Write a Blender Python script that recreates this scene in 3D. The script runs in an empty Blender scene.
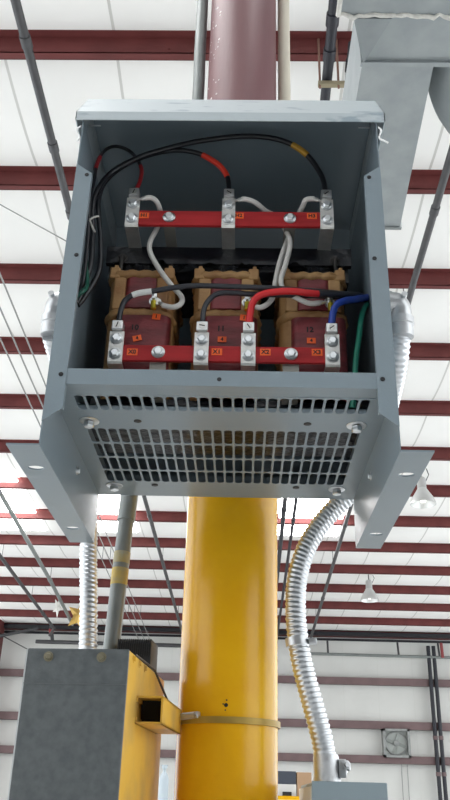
import bpy, bmesh, math, random
from mathutils import Vector, Matrix
random.seed(4)
SC = bpy.context.scene
COL = SC.collection
PI = math.pi
V = Vector

# ------------------------------------------------------------------ materials
def mat(name, col, rough=.5, metal=0., var=.0, vscale=8., bump=0., bscale=60., col2=None, spec=.5, stretch=(1, 1, 1), lo=.35, hi=.65, coat=0.):
    m = bpy.data.materials.new(name); m.use_nodes = True
    nt = m.node_tree; b = nt.nodes['Principled BSDF']
    b.inputs['Roughness'].default_value = rough; b.inputs['Metallic'].default_value = metal
    b.inputs['Specular IOR Level'].default_value = spec
    b.inputs['Coat Weight'].default_value = coat
    c = (*col, 1)
    tc = nt.nodes.new('ShaderNodeTexCoord'); mp = nt.nodes.new('ShaderNodeMapping')
    mp.inputs['Scale'].default_value = stretch
    nt.links.new(tc.outputs['Object'], mp.inputs['Vector'])
    n = nt.nodes.new('ShaderNodeTexNoise'); n.inputs['Scale'].default_value = vscale; n.inputs['Detail'].default_value = 6
    nt.links.new(mp.outputs[0], n.inputs['Vector'])
    r = nt.nodes.new('ShaderNodeValToRGB')
    r.color_ramp.elements[0].position = lo; r.color_ramp.elements[1].position = hi
    k = max(0, 1 - var)
    r.color_ramp.elements[0].color = (col[0]*k, col[1]*k, col[2]*k, 1) if col2 is None else (*col2, 1)
    r.color_ramp.elements[1].color = c
    nt.links.new(n.outputs['Fac'], r.inputs['Fac']); nt.links.new(r.outputs['Color'], b.inputs['Base Color'])
    if bump:
        n2 = nt.nodes.new('ShaderNodeTexNoise'); n2.inputs['Scale'].default_value = bscale; n2.inputs['Detail'].default_value = 4
        nt.links.new(mp.outputs[0], n2.inputs['Vector'])
        bp = nt.nodes.new('ShaderNodeBump'); bp.inputs['Strength'].default_value = bump; bp.inputs['Distance'].default_value = .02
        nt.links.new(n2.outputs['Fac'], bp.inputs['Height']); nt.links.new(bp.outputs[0], b.inputs['Normal'])
    return m

def emat(name, col, s):
    m = bpy.data.materials.new(name); m.use_nodes = True
    b = m.node_tree.nodes['Principled BSDF']
    b.inputs['Base Color'].default_value = (*col, 1)
    b.inputs['Emission Color'].default_value = (*col, 1); b.inputs['Emission Strength'].default_value = s
    return m

M = {}
M['paint'] = mat('grey_enclosure_paint', (.200, .248, .278), .30, 0, .06, 5, .04, 300)
M['lidpaint'] = mat('grey_lid_paint_lit_scuffed', (.47, .52, .54), .45, 0, .0, 22, .03, 200, col2=(.30, .36, .40), stretch=(.6, 1.5, 1.5), lo=.34, hi=.42)  # scuffs over enclosure paint, lightened for the daylight falling on the lid
M['screw'] = mat('dark_screw', (.02, .02, .022), .5, .3)
M['zinc'] = mat('zinc_bolt', (.72, .74, .75), .28, 1., .15, 40)
M['tin'] = mat('tinned_bar', (.74, .73, .70), .38, .85, .12, 50, .05, 90)
M['lug'] = mat('aluminium_lug', (.80, .80, .80), .35, .9, .1, 60)
M['red'] = mat('red_fibreglass_bar', (.47, .030, .034), .45, 0, .25, 20, .04, 120, stretch=(.4, 3, 3), spec=.2)
M['core'] = mat('black_core_varnish', (.012, .013, .018), .3, 0, .4, 30, .25, 35)
M['maroon'] = mat('varnished_maroon_winding', (.25, .038, .045), .42, 0, .4, 18, .10, 70, stretch=(1, 1, 3))
M['tan'] = mat('varnished_tan_insulation', (.46, .27, .11), .5, 0, .0, 16, .15, 50, col2=(.30, .14, .05))
M['sticker'] = mat('orange_sticker', (.95, .13, .02), .5)
M['ink'] = mat('black_ink', (.01, .01, .01), .6)
M['blk'] = mat('black_cable_jacket', (.013, .014, .018), .32, 0, .2, 30)
M['dark_lead'] = mat('dark_grey_cable_jacket', (.030, .032, .040), .36, 0, .2, 30)
M['white'] = mat('white_lead_sleeve', (.70, .68, .64), .5, 0, .12, 30, .05, 100)
M['redc'] = mat('red_cable_jacket', (.65, .02, .025), .35)
M['dkred'] = mat('dark_red_tape', (.30, .015, .02), .42)
M['redtape'] = mat('red_tape', (.70, .04, .02), .4)
M['yeltape'] = mat('yellow_brown_tape', (.50, .27, .03), .45)
M['wtape'] = mat('white_tape', (.80, .80, .78), .5)
M['blue'] = mat('blue_cable_jacket', (.012, .05, .34), .35)
M['green'] = mat('green_cable_jacket', (.01, .20, .13), .4)
M['brass'] = mat('brass_stud', (.55, .45, .05), .35, .8)
M['hole_shade'] = mat('black_hole_shade', (.015, .015, .018), .5)
M['yellow'] = mat('yellow_column_paint', (.84, .47, .008), .25, 0, .0, 5, .05, 45, col2=(.76, .38, .006), spec=.35)
M['yellowworn'] = mat('yellow_worn_paint', (.68, .40, .05), .5, 0, 0, 9, .06, 40, col2=(.46, .29, .09), lo=.3, hi=.6, spec=.3)
M['mcol'] = mat('maroon_primer_column', (.20, .095, .10), .45, 0, 0, 3, .05, 60, col2=(.15, .065, .07), stretch=(4, 4, .4))
M['speck'] = mat('pale_flaking_spot', (.75, .70, .68), .7)
M['purlin'] = mat('red_oxide_purlin', (.150, .039, .037), .55, 0, .22, 4, .03, 60, spec=.25)
M['girt'] = mat('red_oxide_girt', (.16, .10, .10), .55, 0, .2, 4)
M['galv'] = mat('galvanised_duct', (.36, .39, .395), .5, .45, .0, 6, .06, 30, col2=(.29, .32, .33))
M['sealant'] = mat('white_duct_sealant', (.72, .71, .66), .8, 0, .2, 40, .3, 60)
M['flex'] = mat('silver_flexible_conduit', (.66, .68, .70), .36, .9, .06, 30)
M['cast'] = mat('cast_zinc_fitting', (.60, .61, .62), .38, .75, .15, 30, .08, 60)
M['grpipe'] = mat('grey_steel_pipe', (.21, .23, .22), .5, .2, .2, 6)
M['emt'] = mat('grey_painted_conduit', (.23, .25, .245), .45, .25, .15, 10)
M['cream'] = mat('cream_pipe', (.66, .60, .49), .5, 0, .1, 5)
M['dkpipe'] = mat('dark_blue_black_pipe', (.010, .011, .018), .5, 0, .2, 8)
M['dpipe'] = mat('dark_steel_pipe', (.065, .065, .068), .5, .2, .2, 8)
M['wire'] = mat('thin_grey_wire', (.28, .28, .27), .5, .3)
M['door'] = mat('dark_grey_speckled_door', (.105, .115, .118), .5, 0, 0, 60, .08, 150, col2=(.075, .085, .088), coat=.05)
M['edge'] = mat('pale_door_edge', (.50, .52, .52), .45)
M['black'] = mat('black_finned_metal', (.015, .015, .017), .5)
M['dark'] = mat('painted_void_shade', (.01, .01, .012), .9)
M['jbox'] = mat('grey_blue_box_paint', (.25, .31, .34), .5, 0, .06, 8)
M['jside'] = mat('lit_cream_box_side', (.60, .58, .52), .5)
M['wallw'] = mat('white_wall_insulation', (.64, .64, .61), .65, 0, .06, 1.2, .05, 3)
M['concrete'] = mat('concrete_floor', (.64, .65, .65), .7, 0, .2, 1.5)
M['cardboard'] = mat('cardboard', (.42, .27, .16), .8)
M['navy'] = mat('dark_navy_sheet', (.05, .06, .08), .6)
M['offwhite'] = mat('offwhite_sheet', (.7, .69, .66), .6)
M['gas'] = mat('pale_blue_grey_cylinder', (.38, .44, .48), .5)
M['foilY'] = mat('yellow_foil', (.62, .40, .10), .35, .3)
M['foilW'] = mat('white_foil', (.82, .81, .76), .35, .1)
M['fan'] = mat('grey_fan_steel', (.30, .31, .30), .5, .3, .2, 10)
M['lampg'] = mat('pale_lamp_reflector', (.62, .63, .62), .3, .5)
M['bulb'] = emat('lamp_bulb_glow', (1, .97, .9), 2.0)
M['sky'] = emat('skylight_and_fill_glow', (1, 1, 1), 8.0)
M['tape_y'] = mat('yellow_worn_label', (.62, .40, .03), .6, 0, 0, 30, 0, 60, col2=(.40, .33, .16))

def roof_mat():
    m = mat('white_roof_insulation', (.88, .87, .84), .55, 0, .05, .9, .05, 2.5)
    nt = m.node_tree; b = nt.nodes['Principled BSDF']
    tc = nt.nodes.new('ShaderNodeTexCoord'); sp = nt.nodes.new('ShaderNodeSeparateXYZ')
    nt.links.new(tc.outputs['Object'], sp.inputs[0])
    def math_(op, a, bv):
        n = nt.nodes.new('ShaderNodeMath'); n.operation = op
        if isinstance(a, float): n.inputs[0].default_value = a
        else: nt.links.new(a, n.inputs[0])
        if bv is not None: n.inputs[1].default_value = bv
        return n.outputs[0]
    x = math_('ADD', sp.outputs['X'], 100.35)
    x = math_('MODULO', x, .95); x = math_('SUBTRACT', x, .475); x = math_('ABSOLUTE', x, None)
    f = math_('LESS_THAN', x, .012)
    mx = nt.nodes.new('ShaderNodeMix'); mx.data_type = 'RGBA'
    src = b.inputs['Base Color'].links[0].from_socket
    nt.links.new(f, mx.inputs[0]); nt.links.new(src, mx.inputs[6]); mx.inputs[7].default_value = (.58, .57, .54, 1)
    nt.links.new(mx.outputs[2], b.inputs['Base Color'])
    return m
M['roof'] = roof_mat()

# ------------------------------------------------------------------ mesh helpers
def catmull(pts, n=10):
    pts = [V(p) for p in pts]
    P = [pts[0]*2 - pts[1]] + pts + [pts[-1]*2 - pts[-2]]
    out = []
    for i in range(1, len(P)-2):
        a, b, c, d = P[i-1:i+3]
        for k in range(n):
            t = k/n
            out.append(.5*((2*b) + (c-a)*t + (2*a-5*b+4*c-d)*t*t + (3*b-a-3*c+d)*t**3))
    out.append(pts[-1]); return out
def resample(pts, step):
    out = [pts[0].copy()]; acc = 0.; L = [0.]
    for a, b in zip(pts, pts[1:]): L.append(L[-1] + (b-a).length)
    n = max(2, int(L[-1]/step)); j = 0
    for k in range(1, n+1):
        s = L[-1]*k/n
        while j < len(L)-2 and L[j+1] < s: j += 1
        t = (s-L[j])/max(1e-9, L[j+1]-L[j]); out.append(pts[j].lerp(pts[j+1], min(1, t)))
    return out

class MB:
    def __init__(s): s.bm = bmesh.new(); s.mi = 0
    def face(s, vs):
        try: f = s.bm.faces.new(vs); f.material_index = s.mi; return f
        except ValueError: return None
    def box(s, x0, x1, y0, y1, z0, z1, rot=None, piv=None, bev=0.):
        tmp = bmesh.new(); bmesh.ops.create_cube(tmp, size=1.)
        for v in tmp.verts: v.co = V(((x0+x1)/2 + v.co.x*(x1-x0), (y0+y1)/2 + v.co.y*(y1-y0), (z0+z1)/2 + v.co.z*(z1-z0)))
        if bev: bmesh.ops.bevel(tmp, geom=list(tmp.edges), offset=bev, segments=2, affect='EDGES', profile=.5)
        if rot is not None:
            p = V(piv) if piv else V(((x0+x1)/2, (y0+y1)/2, (z0+z1)/2))
            for v in tmp.verts: v.co = p + rot @ (v.co-p)
        s.add(tmp); return s
    def add(s, tmp):
        mp = {v: s.bm.verts.new(v.co) for v in tmp.verts}
        for f in tmp.faces: s.face([mp[v] for v in f.verts])
        tmp.free()
    def prism(s, poly, a, b, axis):
        def mk(u, v, w): return {'x': V((w, u, v)), 'y': V((u, w, v)), 'z': V((u, v, w))}[axis]
        A = [s.bm.verts.new(mk(u, v, a)) for u, v in poly]; B = [s.bm.verts.new(mk(u, v, b)) for u, v in poly]
        n = len(poly); s.face(A); s.face(B[::-1])
        for i in range(n): s.face([A[i], B[i], B[(i+1) % n], A[(i+1) % n]])
        return s
    def quad(s, pts): s.face([s.bm.verts.new(V(p)) for p in pts]); return s
    def tube(s, pts, r, seg=12, cap=True, mis=None):
        pts = [V(p) for p in pts]; rings = []; up = None
        for i, p in enumerate(pts):
            t = (pts[min(i+1, len(pts)-1)] - pts[max(i-1, 0)]).normalized()
            if up is None:
                a = V((0, 0, 1)) if abs(t.z) < .9 else V((1, 0, 0)); up = t.cross(a).normalized()
            up = (up - t*up.dot(t)).normalized(); w = t.cross(up)
            ring = []
            for k in range(seg):
                an = 2*PI*k/seg; rr = r(i, an) if callable(r) else r
                ring.append(s.bm.verts.new(p + (up*math.cos(an) + w*math.sin(an))*rr))
            rings.append(ring)
        for i in range(len(rings)-1):
            if mis: s.mi = mis(i)
            for k in range(seg): s.face([rings[i][k], rings[i][(k+1) % seg], rings[i+1][(k+1) % seg], rings[i+1][k]])
        if cap: s.face(rings[0][::-1]); s.face(rings[-1])
        return s
    def rod(s, a, b, r, seg=12): return s.tube([a, b], r, seg)
    def lathe(s, prof, c, axis, seg=24):
        ax = V(axis).normalized(); a = V((0, 0, 1)) if abs(ax.z) < .9 else V((1, 0, 0))
        u = ax.cross(a).normalized(); w = ax.cross(u); c = V(c); rings = []
        for r, h in prof: rings.append([s.bm.verts.new(c + ax*h + (u*math.cos(2*PI*k/seg) + w*math.sin(2*PI*k/seg))*max(r, 1e-5)) for k in range(seg)])
        for i in range(len(rings)-1):
            for k in range(seg): s.face([rings[i][k], rings[i][(k+1) % seg], rings[i+1][(k+1) % seg], rings[i+1][k]])
        s.face(rings[0][::-1]); s.face(rings[-1]); return s
    def hexbolt(s, c, axis, r, washer=True):
        ax = V(axis).normalized()
        if washer: s.lathe([(r*1.45, 0), (r*1.45, r*.22), (r*1.3, r*.28)], c, ax, 20)
        s.lathe([(r, r*.2), (r, r*.85), (r*.8, r*1.05)], c, ax, 6); return s
    def build(s, name, mats, parent=None, smooth=False, kind=None):
        me = bpy.data.meshes.new(name)
        bmesh.ops.recalc_face_normals(s.bm, faces=list(s.bm.faces))
        if parent is not None:
            r = root_of(parent); s.bm.transform(Matrix.Translation(-r.location))
        s.bm.to_mesh(me); s.bm.free()
        for m in (mats if isinstance(mats, (list, tuple)) else [mats]): me.materials.append(m)
        if smooth:
            for p in me.polygons: p.use_smooth = True
            me.set_sharp_from_angle(angle=math.radians(40))
        o = bpy.data.objects.new(name, me); COL.objects.link(o)
        if parent is not None: o.parent = parent
        if kind: o['kind'] = kind
        return o
def root_of(o):
    while o.parent: o = o.parent
    return o
def thing(name, label, cat, loc, group=None):
    o = bpy.data.objects.new(name, None); COL.objects.link(o); o.location = loc; o.empty_display_size = .05
    o['label'] = label; o['category'] = cat
    if group: o['group'] = group
    return o
def tag(o, label, cat, group=None):
    o['label'] = label; o['category'] = cat
    if group: o['group'] = group
    return o

def text_mb(mb, txt, size, c, mi, flat='xz'):
    """lettering standing on a plane facing -Y, centred on c"""
    cu = bpy.data.curves.new('lettering', 'FONT'); cu.body = txt; cu.size = size; cu.align_x = 'CENTER'; cu.align_y = 'CENTER'; cu.extrude = .0003; cu.resolution_u = 3
    cu.offset = size*.03
    o = bpy.data.objects.new('lettering', cu); COL.objects.link(o)
    dg = bpy.context.evaluated_depsgraph_get(); dg.update()
    me = o.evaluated_get(dg).to_mesh()
    mb.mi = mi; vs = [mb.bm.verts.new(V(c) + V((v.co.x, -v.co.z, v.co.y))) for v in me.vertices]
    for p in me.polygons: mb.face([vs[i] for i in p.vertices])
    o.evaluated_get(dg).to_mesh_clear(); bpy.data.objects.remove(o); bpy.data.curves.remove(cu); mb.mi = 0

# ------------------------------------------------------------------ camera
yaw, pitch, roll = -.02823, .45663, .02860
fw = V((math.sin(yaw)*math.cos(pitch), math.cos(yaw)*math.cos(pitch), math.sin(pitch)))
rt = V((math.cos(yaw), -math.sin(yaw), 0)); up = rt.cross(fw)
r2 = rt*math.cos(roll) + up*math.sin(roll); u2 = -rt*math.sin(roll) + up*math.cos(roll)
cd = bpy.data.cameras.new('camera'); cam = bpy.data.objects.new('camera', cd); COL.objects.link(cam)
cam.matrix_world = Matrix(((r2.x, u2.x, -fw.x, .0431), (r2.y, u2.y, -fw.y, -1.2441), (r2.z, u2.z, -fw.z, 1.55), (0, 0, 0, 1)))
cd.sensor_fit = 'VERTICAL'; cd.sensor_height = 24; cd.lens = 816.87*24/800; cd.clip_start = .02; cd.clip_end = 200
SC.camera = cam

# ------------------------------------------------------------------ the building
def zb(y): return 7.1465 - .0551*y            # underside of the purlins
YW = 23.1
f = MB(); f.quad([(-10, -10, 0), (10, -10, 0), (10, YW+.3, 0), (-10, YW+.3, 0)]); f.build('floor', M['concrete'], kind='structure')
c = MB()                                      # insulated roof, sagging a little between the purlins
ys = []
for i in range(-8, 14):
    for k in range(6): ys.append((3.428+1.5*i+1.5*k/6, k/6))
xs = [-10+20*i/8 for i in range(9)]
grid = [[c.bm.verts.new((x, y, zb(y)+.184-.055*math.sin(PI*k)**.7)) for x in xs] for y, k in ys+[(YW, 0)]]
for a, b in zip(grid, grid[1:]):
    for i in range(8): c.face([a[i], a[i+1], b[i+1], b[i]])
c.build('ceiling', M['roof'], smooth=True, kind='structure')
for i in range(-4, 14):
    y = 3.428+1.5*i; z = zb(y)
    p = MB()
    p.box(-10, 10, y, y+.006, z, z+.185); p.box(-10, 10, y, y+.075, z, z+.006); p.box(-10, 10, y-.07, y, z+.174, z+.181)
    p.box(-10, 10, y+.069, y+.075, z, z+.022)
    for x in (-.62, -.42, -.28): p.lathe([(.011, 0), (.011, .008)], (x+.11*i, y-.001, z+.05), (0, -1, 0), 8)
    p.build('purlin', M['purlin'], kind='structure')
for k, (x0, x1, y0, y1) in enumerate([(.72, 1.95, 11.75, 14.9), (-3.0, -2.12, 11.75, 14.9), (-5.3, -4.0, 11.9, 14.9), (-2.6, -1.4, -1.3, 1.7), (.8, 2.0, -1.3, 1.7)]):  # last two are unseen, added overhead to light the lid and column
    s = MB(); s.box(x0, x1, y0, y1, 0, .02)
    for v in s.bm.verts: v.co.z += zb(v.co.y)+.11
    s.build('skylight_or_fill_%d' % (k+1), M['sky'], kind='structure')
w = MB(); w.box(-10, 10, -10.1, -10, 0, 7.5); w.build('light_block_wall', mat('light_block_dark', (.05, .052, .055), .8), kind='structure')  # unseen dark wall added behind the camera to hold back front light
w = MB(); w.box(-10, 10, YW, YW+.15, 0, 6.2)
w.build('wall_back', M['wallw'], kind='structure')
for k, (z0, z1) in enumerate([(4.58, 4.78), (3.435, 3.645), (2.574, 2.775)]):
    g = MB(); g.box(-9, 9, YW-.2, YW-.194, z0, z1); g.box(-9, 9, YW-.2, YW-.13, z0, z0+.006); g.box(-9, 9, YW-.194, YW, z1-.006, z1)
    g.build('trim_%d' % (k+1), M['girt'], kind='structure')
g = MB(); g.box(-9, 9, YW-.35, YW-.02, 5.90, 6.0); g.box(-9, 9, YW-.06, YW-.02, 5.80, 5.86); g.build('trim_4', M['core'], kind='structure')
g = MB()
for k in range(-8, 9): g.box(k*.98-.008, k*.98+.008, YW-.004, YW, .2, 6.0)
g.build('trim_5', mat('wall_seam', (.60, .60, .57), .7), kind='structure')
# rigid frame at the left
g = MB(); g.box(-7.1, -6.85, YW-.75, YW-.21, 0, 6.05); g.build('trim_6', M['purlin'], kind='structure')

# ------------------------------------------------------------------ the column
col = thing('column', 'thick round steel column, yellow below and maroon above, behind the transformer', 'column', (.014, .713, 0))
CX, CY, CR = .014, .713, .1124
def colz(mb, z0, z1, seg=48): mb.lathe([(CR, z0), (CR, z1)], (CX, CY, 0), (0, 0, 1), seg)
m = MB(); colz(m, 0, 2.62); o = m.build('lower_section', M['yellow'], col, True); o['label'] = 'yellow painted lower length'
m = MB(); colz(m, 2.62, 6.98); o = m.build('upper_section', M['mcol'], col, True); o['label'] = 'maroon primed upper length'
m = MB(); m.box(CX-.2, CX+.2, CY-.2, CY+.2, 0, .02); m.build('base_plate', M['yellow'], col)
m = MB()
for a, z, r in ((-.02, 1.734, .0045), (-.075, 1.736, .0018), (-.03, 1.724, .0018), (-.01, 1.744, .002)):
    d = V((math.sin(a), -math.cos(a), 0)); m.lathe([(r, 0), (r*.8, .0012)], V((CX, CY, z))+d*(CR-.0005), d, 10)
m.build('drill_hole', M['screw'], col)
m = MB()
for k in range(26):
    a = random.uniform(-1.3, -.7); z = random.uniform(3.5, 4.0); d = V((math.sin(a), -math.cos(a), 0))
    r = random.uniform(.0015, .005); m.lathe([(r, 0), (r*.8, .0006)], V((CX, CY, z))+d*(CR-.0003), d, 7)
m.build('flaking_spot', M['speck'], col)
# strap clamp round the column
cl = thing('pipe_clamp', 'narrow steel clamp band wrapped round the yellow column', 'clamp', (CX, CY, 1.70))
m = MB(); m.lathe([(CR+.0005, 1.698), (CR+.006, 1.698), (CR+.006, 1.711), (CR+.0005, 1.711)], (CX, CY, 0), (0, 0, 1), 48)
o = m.build('band', mat('clamp_band_yellowed', (.45, .30, .06), .45, .3, .3, 20), cl, True)
m = MB(); m.rod((-.084, .642, 1.712), (-.052, .618, 1.714), .0075, 10); m.hexbolt((-.052, .618, 1.714), (.8, -.6, 0), .008, False); m.build('bolt', M['cast'], cl)

# ------------------------------------------------------------------ the transformer
B = 2.189; ZF = B-.1164
T = thing('transformer', 'open grey dry-type transformer with three coils mounted high on the column', 'transformer', (0, .285, ZF))
def flanged_side(s):
    X = .3*s; m = MB()
    m.box(min(X, X-.002*s), max(X, X-.002*s), .002, .57, ZF, 2.80)                # side sheet and the leg below it
    m.prism([(X, 2.117), (X, 2.680), (.2675*s, 2.655), (.2675*s, 2.142)], 0, .002, 'y')
    m.prism([(.2675*s, 2.655), (.2695*s, 2.655), (.2695*s, 2.142), (.2675*s, 2.142)], .002, .012, 'y')
    # foot flange with two slots
    x0, x1 = sorted((X, X+.054*s)); yb = [0, .09, .12, .445, .475, .57]; z = ZF; t = .003
    cx = (x0+x1)/2+.0*s; hx = .0145
    for a, b in zip(yb, yb[1:]):
        if b-a > .05: m.box(x0, x1, a, b, z, z+t)
        else:
            cy = (a+b)/2; n = 16
            outer = []; inner = []
            for k in range(n):
                an = 2*PI*k/n; inner.append((cx+hx*math.cos(an), cy+.0105*math.sin(an)))
                dx, dy = math.cos(an), math.sin(an); q = min((x1-x0)/2/max(1e-6, abs(dx)), (b-a)/2/max(1e-6, abs(dy)))
                outer.append((cx+dx*q, cy+dy*q))
            for zz in (z, z+t):
                O = [m.bm.verts.new((p[0], p[1], zz)) for p in outer]; I = [m.bm.verts.new((p[0], p[1], zz)) for p in inner]
                for k in range(n): m.face([O[k], O[(k+1) % n], I[(k+1) % n], I[k]])
            for (kx, ky) in ((1, 1), (1, -1), (-1, 1), (-1, -1)): pass
            A = [m.bm.verts.new((p[0], p[1], z)) for p in inner]; Bv = [m.bm.verts.new((p[0], p[1], z+t)) for p in inner]
            for k in range(n): m.face([A[k], A[(k+1) % n], Bv[(k+1) % n], Bv[k]])
            # corners left by the polygon ring
            for sx, sy in ((x0, a), (x1, a), (x0, b), (x1, b)):
                qx = [p for p in outer if abs(p[0]-sx) < 1e-6 and (p[1]-cy)*(sy-cy) > 0]; qy = [p for p in outer if abs(p[1]-sy) < 1e-6 and (p[0]-cx)*(sx-cx) > 0]
                if qx and qy:
                    e1 = max(qx, key=lambda p: abs(p[1]-cy)); e2 = max(qy, key=lambda p: abs(p[0]-cx))
                    for zz in (z, z+t): m.quad([(sx, sy, zz), (e1[0], e1[1], zz), (e2[0], e2[1], zz)])
    o = m.build('side_panel', M['paint'], T)
    for z in (2.651, 2.458, 2.206):
        sc = MB(); sc.lathe([(.0042, 0), (.0042, .001), (.003, .0014)], (.277*s, -.0001, z), (0, -1, 0), 12); sc.build('screw_hole', M['screw'], o)
    bo = MB(); bo.hexbolt((.298*s, .305, 2.146), (-s, 0, 0), .0062); bo.build('leg_bolt', M['zinc'], o)
    return o
flanged_side(-1); flanged_side(1)
# ventilated bottom pan
m = MB(); NX = 26; pitch = .02035; sw = .0160; x00 = -.262
xe = [x00-.00258+pitch*i for i in range(NX+1)]
def cell(xa, xb, ya, yb, sa, sb, ta, tb):
    O = [m.bm.verts.new((x, y, B)) for x, y in ((xa, ya), (xb, ya), (xb, yb), (xa, yb))]
    cr = min(.0066, (sb-sa)*.43); I = []
    for (cx, cy, a0) in ((sa+cr, ta+cr, PI), (sb-cr, ta+cr, 1.5*PI), (sb-cr, tb-cr, 0), (sa+cr, tb-cr, .5*PI)):
        I.append([m.bm.verts.new((cx+cr*math.cos(a0+k*PI/8), cy+cr*math.sin(a0+k*PI/8), B)) for k in range(5)])
    for k in range(4):
        m.face([O[k], O[(k+1) % 4], I[(k+1) % 4][0], I[k][4]])
        for j in range(4): m.face([O[k], I[k][j+1], I[k][j]])
rows = [(.040, .109, .0455, .1035), (.182, .2585, .1865, .2555), (.2585, .3325, .2615, .3295), (.3325, .406, .3355, .4030), (.406, .480, .4090, .4740)]
for ya, yb, ta, tb in rows:
    for i in range(NX): cell(xe[i], xe[i+1], ya, yb, xe[i]+(pitch-sw)/2, xe[i+1]-(pitch-sw)/2, ta, tb)
    m.quad([(-.298, ya, B), (xe[0], ya, B), (xe[0], yb, B), (-.298, yb, B)]); m.quad([(xe[-1], ya, B), (.298, ya, B), (.298, yb, B), (xe[-1], yb, B)])
for ya, yb in ((.002, .040), (.109, .182), (.480, .569)): m.quad([(-.298, ya, B), (.298, ya, B), (.298, yb, B), (-.298, yb, B)])
for x in (-.298, .298): pass
m.quad([(-.298, .002, B), (.298, .002, B), (.298, .002, B+.029), (-.298, .002, B+.029)])      # front lip
m.quad([(-.298, .569, B), (.298, .569, B), (.298, .569, B+.02), (-.298, .569, B+.02)])
m.quad([(-.298, .002, B+.029), (.298, .002, B+.029), (.298, .016, B+.029), (-.298, .016, B+.029)])
bmesh.ops.remove_doubles(m.bm, verts=list(m.bm.verts), dist=1e-5)
pan = m.build('base_pan', M['paint'], T)
so = pan.modifiers.new('thickness', 'SOLIDIFY'); so.thickness = .0018; so.offset = 0
for s in (-1, 1):
    for y in (.154, .503):
        q = MB(); q.lathe([(.019, 0), (.019, -.0018), (.017, -.0025)], (.2515*s, y, B), (0, 0, 1), 24); q.hexbolt((.2515*s, y, B-.0022), (0, 0, -1), .0105, False)
        q.build('mounting_bolt', M['zinc'], pan, True)
    for y in (.150, .497):
        q = MB(); q.lathe([(.0075, .0005), (.0075, -.0016), (.005, -.0022)], (.1595*s, y, B), (0, 0, 1), 16); q.build('painted_hole', M['hole_shade'], pan)  # dark discs painted as the shade in open holes
q = MB(); q.lathe([(.004, 0), (.004, .001), (.003, .0014)], (-.003, .002, 2.2015), (0, -1, 0), 12); q.build('screw_hole', M['screw'], pan)
# rear sheet and its bracket on the column
m = MB(); m.box(-.298, .298, .568, .570, B, 2.80); m.build('rear_panel', M['paint'], T)
for z in (2.30, 2.68):
    m = MB(); m.box(-.16, .16, .570, .5995, z, z+.04); m.build('mounting_bracket', M['zinc'], T)
# lid: drip lip, sloped face, flat top
m = MB(); m.prism([(-.004, 2.793), (-.004, 2.8155), (.075, 2.933), (.52, 2.933), (.585, 2.8155), (.585, 2.793), (.583, 2.793), (.583, 2.815), (.519, 2.931), (.076, 2.931), (-.002, 2.815), (-.002, 2.793)], -.3145, .3165, 'x')
m.prism([(-.004, 2.793), (-.004, 2.8155), (.075, 2.933), (.52, 2.933), (.585, 2.8155), (.585, 2.793)], -.3145, -.3125, 'x')
m.prism([(-.004, 2.793), (-.004, 2.8155), (.075, 2.933), (.52, 2.933), (.585, 2.8155), (.585, 2.793)], .3145, .3165, 'x')
lid = m.build('lid', M['lidpaint'], T)
m = MB(); m.prism([(-.0012, 2.812), (.0772, 2.9295), (.518, 2.9295), (.5815, 2.812), (.5805, 2.812), (.5175, 2.9285), (.0777, 2.9285), (-.0002, 2.812)], -.312, .314, 'x'); m.build('lid_lining', M['paint'], lid)
for s in (-1, 1):
    m = MB(); m.box(.275*s-.012, .275*s+.012, .006, .008, 2.786, 2.7885); m.build('lid_tab', M['zinc'], T)
# small drips of white caulk where the lid meets the sides
m = MB(); m.tube(catmull([(-.303, .006, 2.785), (-.308, -.004, 2.765), (-.302, .004, 2.752), (-.304, -.003, 2.735)], 5), .0019, 8)
caulk = mat('white_caulk', (.85, .85, .84), .6); m.build('caulk_bead', caulk, T, True); m = MB()
m.tube(catmull([(.303, .004, 2.786), (.307, -.003, 2.770), (.303, .002, 2.755), (.311, -.004, 2.742), (.318, -.006, 2.735)], 5), .0019, 8)
m.build('caulk_bead', caulk, T, True)
# support rails under the coils
for y, h in ((.143, .030), (.490, .024)):
    m = MB(); m.box(-.296, .296, y, y+.003, B+.002, B+h); m.box(-.296, .296, y, y+.03, B+h-.003, B+h); m.build('support_rail', M['paint'], T)
for x in (-.281, .281):
    m = MB(); m.box(x-.012, x+.012, .146, .489, B+.012, B+.0325); m.build('core_support', M['paint'], T)
# core: three limbs, two yokes, clamps
core = MB(); core.box(-.262, .262, .235, .39, 2.565, 2.640); core.box(-.284, .284, .235, .39, B+.032, 2.262)
for x in (-.1825, 0, .182): core.box(x-.035, x+.035, .25, .375, 2.25, 2.6)
core.box(-.268, .268, .222, .235, 2.600, 2.644); core.box(-.268, .268, .39, .403, 2.600, 2.644)
core.box(-.268, .268, .222, .235, B+.032, 2.270)
co = core.build('core', M['core'], T)
for x in (-.232, .232):
    q = MB(); q.rod((x, .215, 2.555), (x, .215, 2.612), .0045, 8); q.hexbolt((x, .222, 2.612), (0, -1, 0), .008); q.build('core_bolt', mat('dull_core_bolt', (.07, .065, .06), .5, .5), co)
# crumpled black insulation sheet tucked between yoke and coils
q = MB(); rowsv = []
for i in range(60):
    x = -.25+.5*i/59; rowsv.append([q.bm.verts.new((x, .205+.008*math.sin(i*.9)+random.uniform(-.004, .004), 2.578+.012*math.sin(i*.55+1)+random.uniform(-.004, .004))), q.bm.verts.new((x, .222, 2.598+random.uniform(-.003, .003)))])
for a, b in zip(rowsv, rowsv[1:]): q.face([a[0], b[0], b[1], a[1]])
q.build('insulation_sheet', mat('black_film', (.015, .015, .018), .25), co, True)

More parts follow.
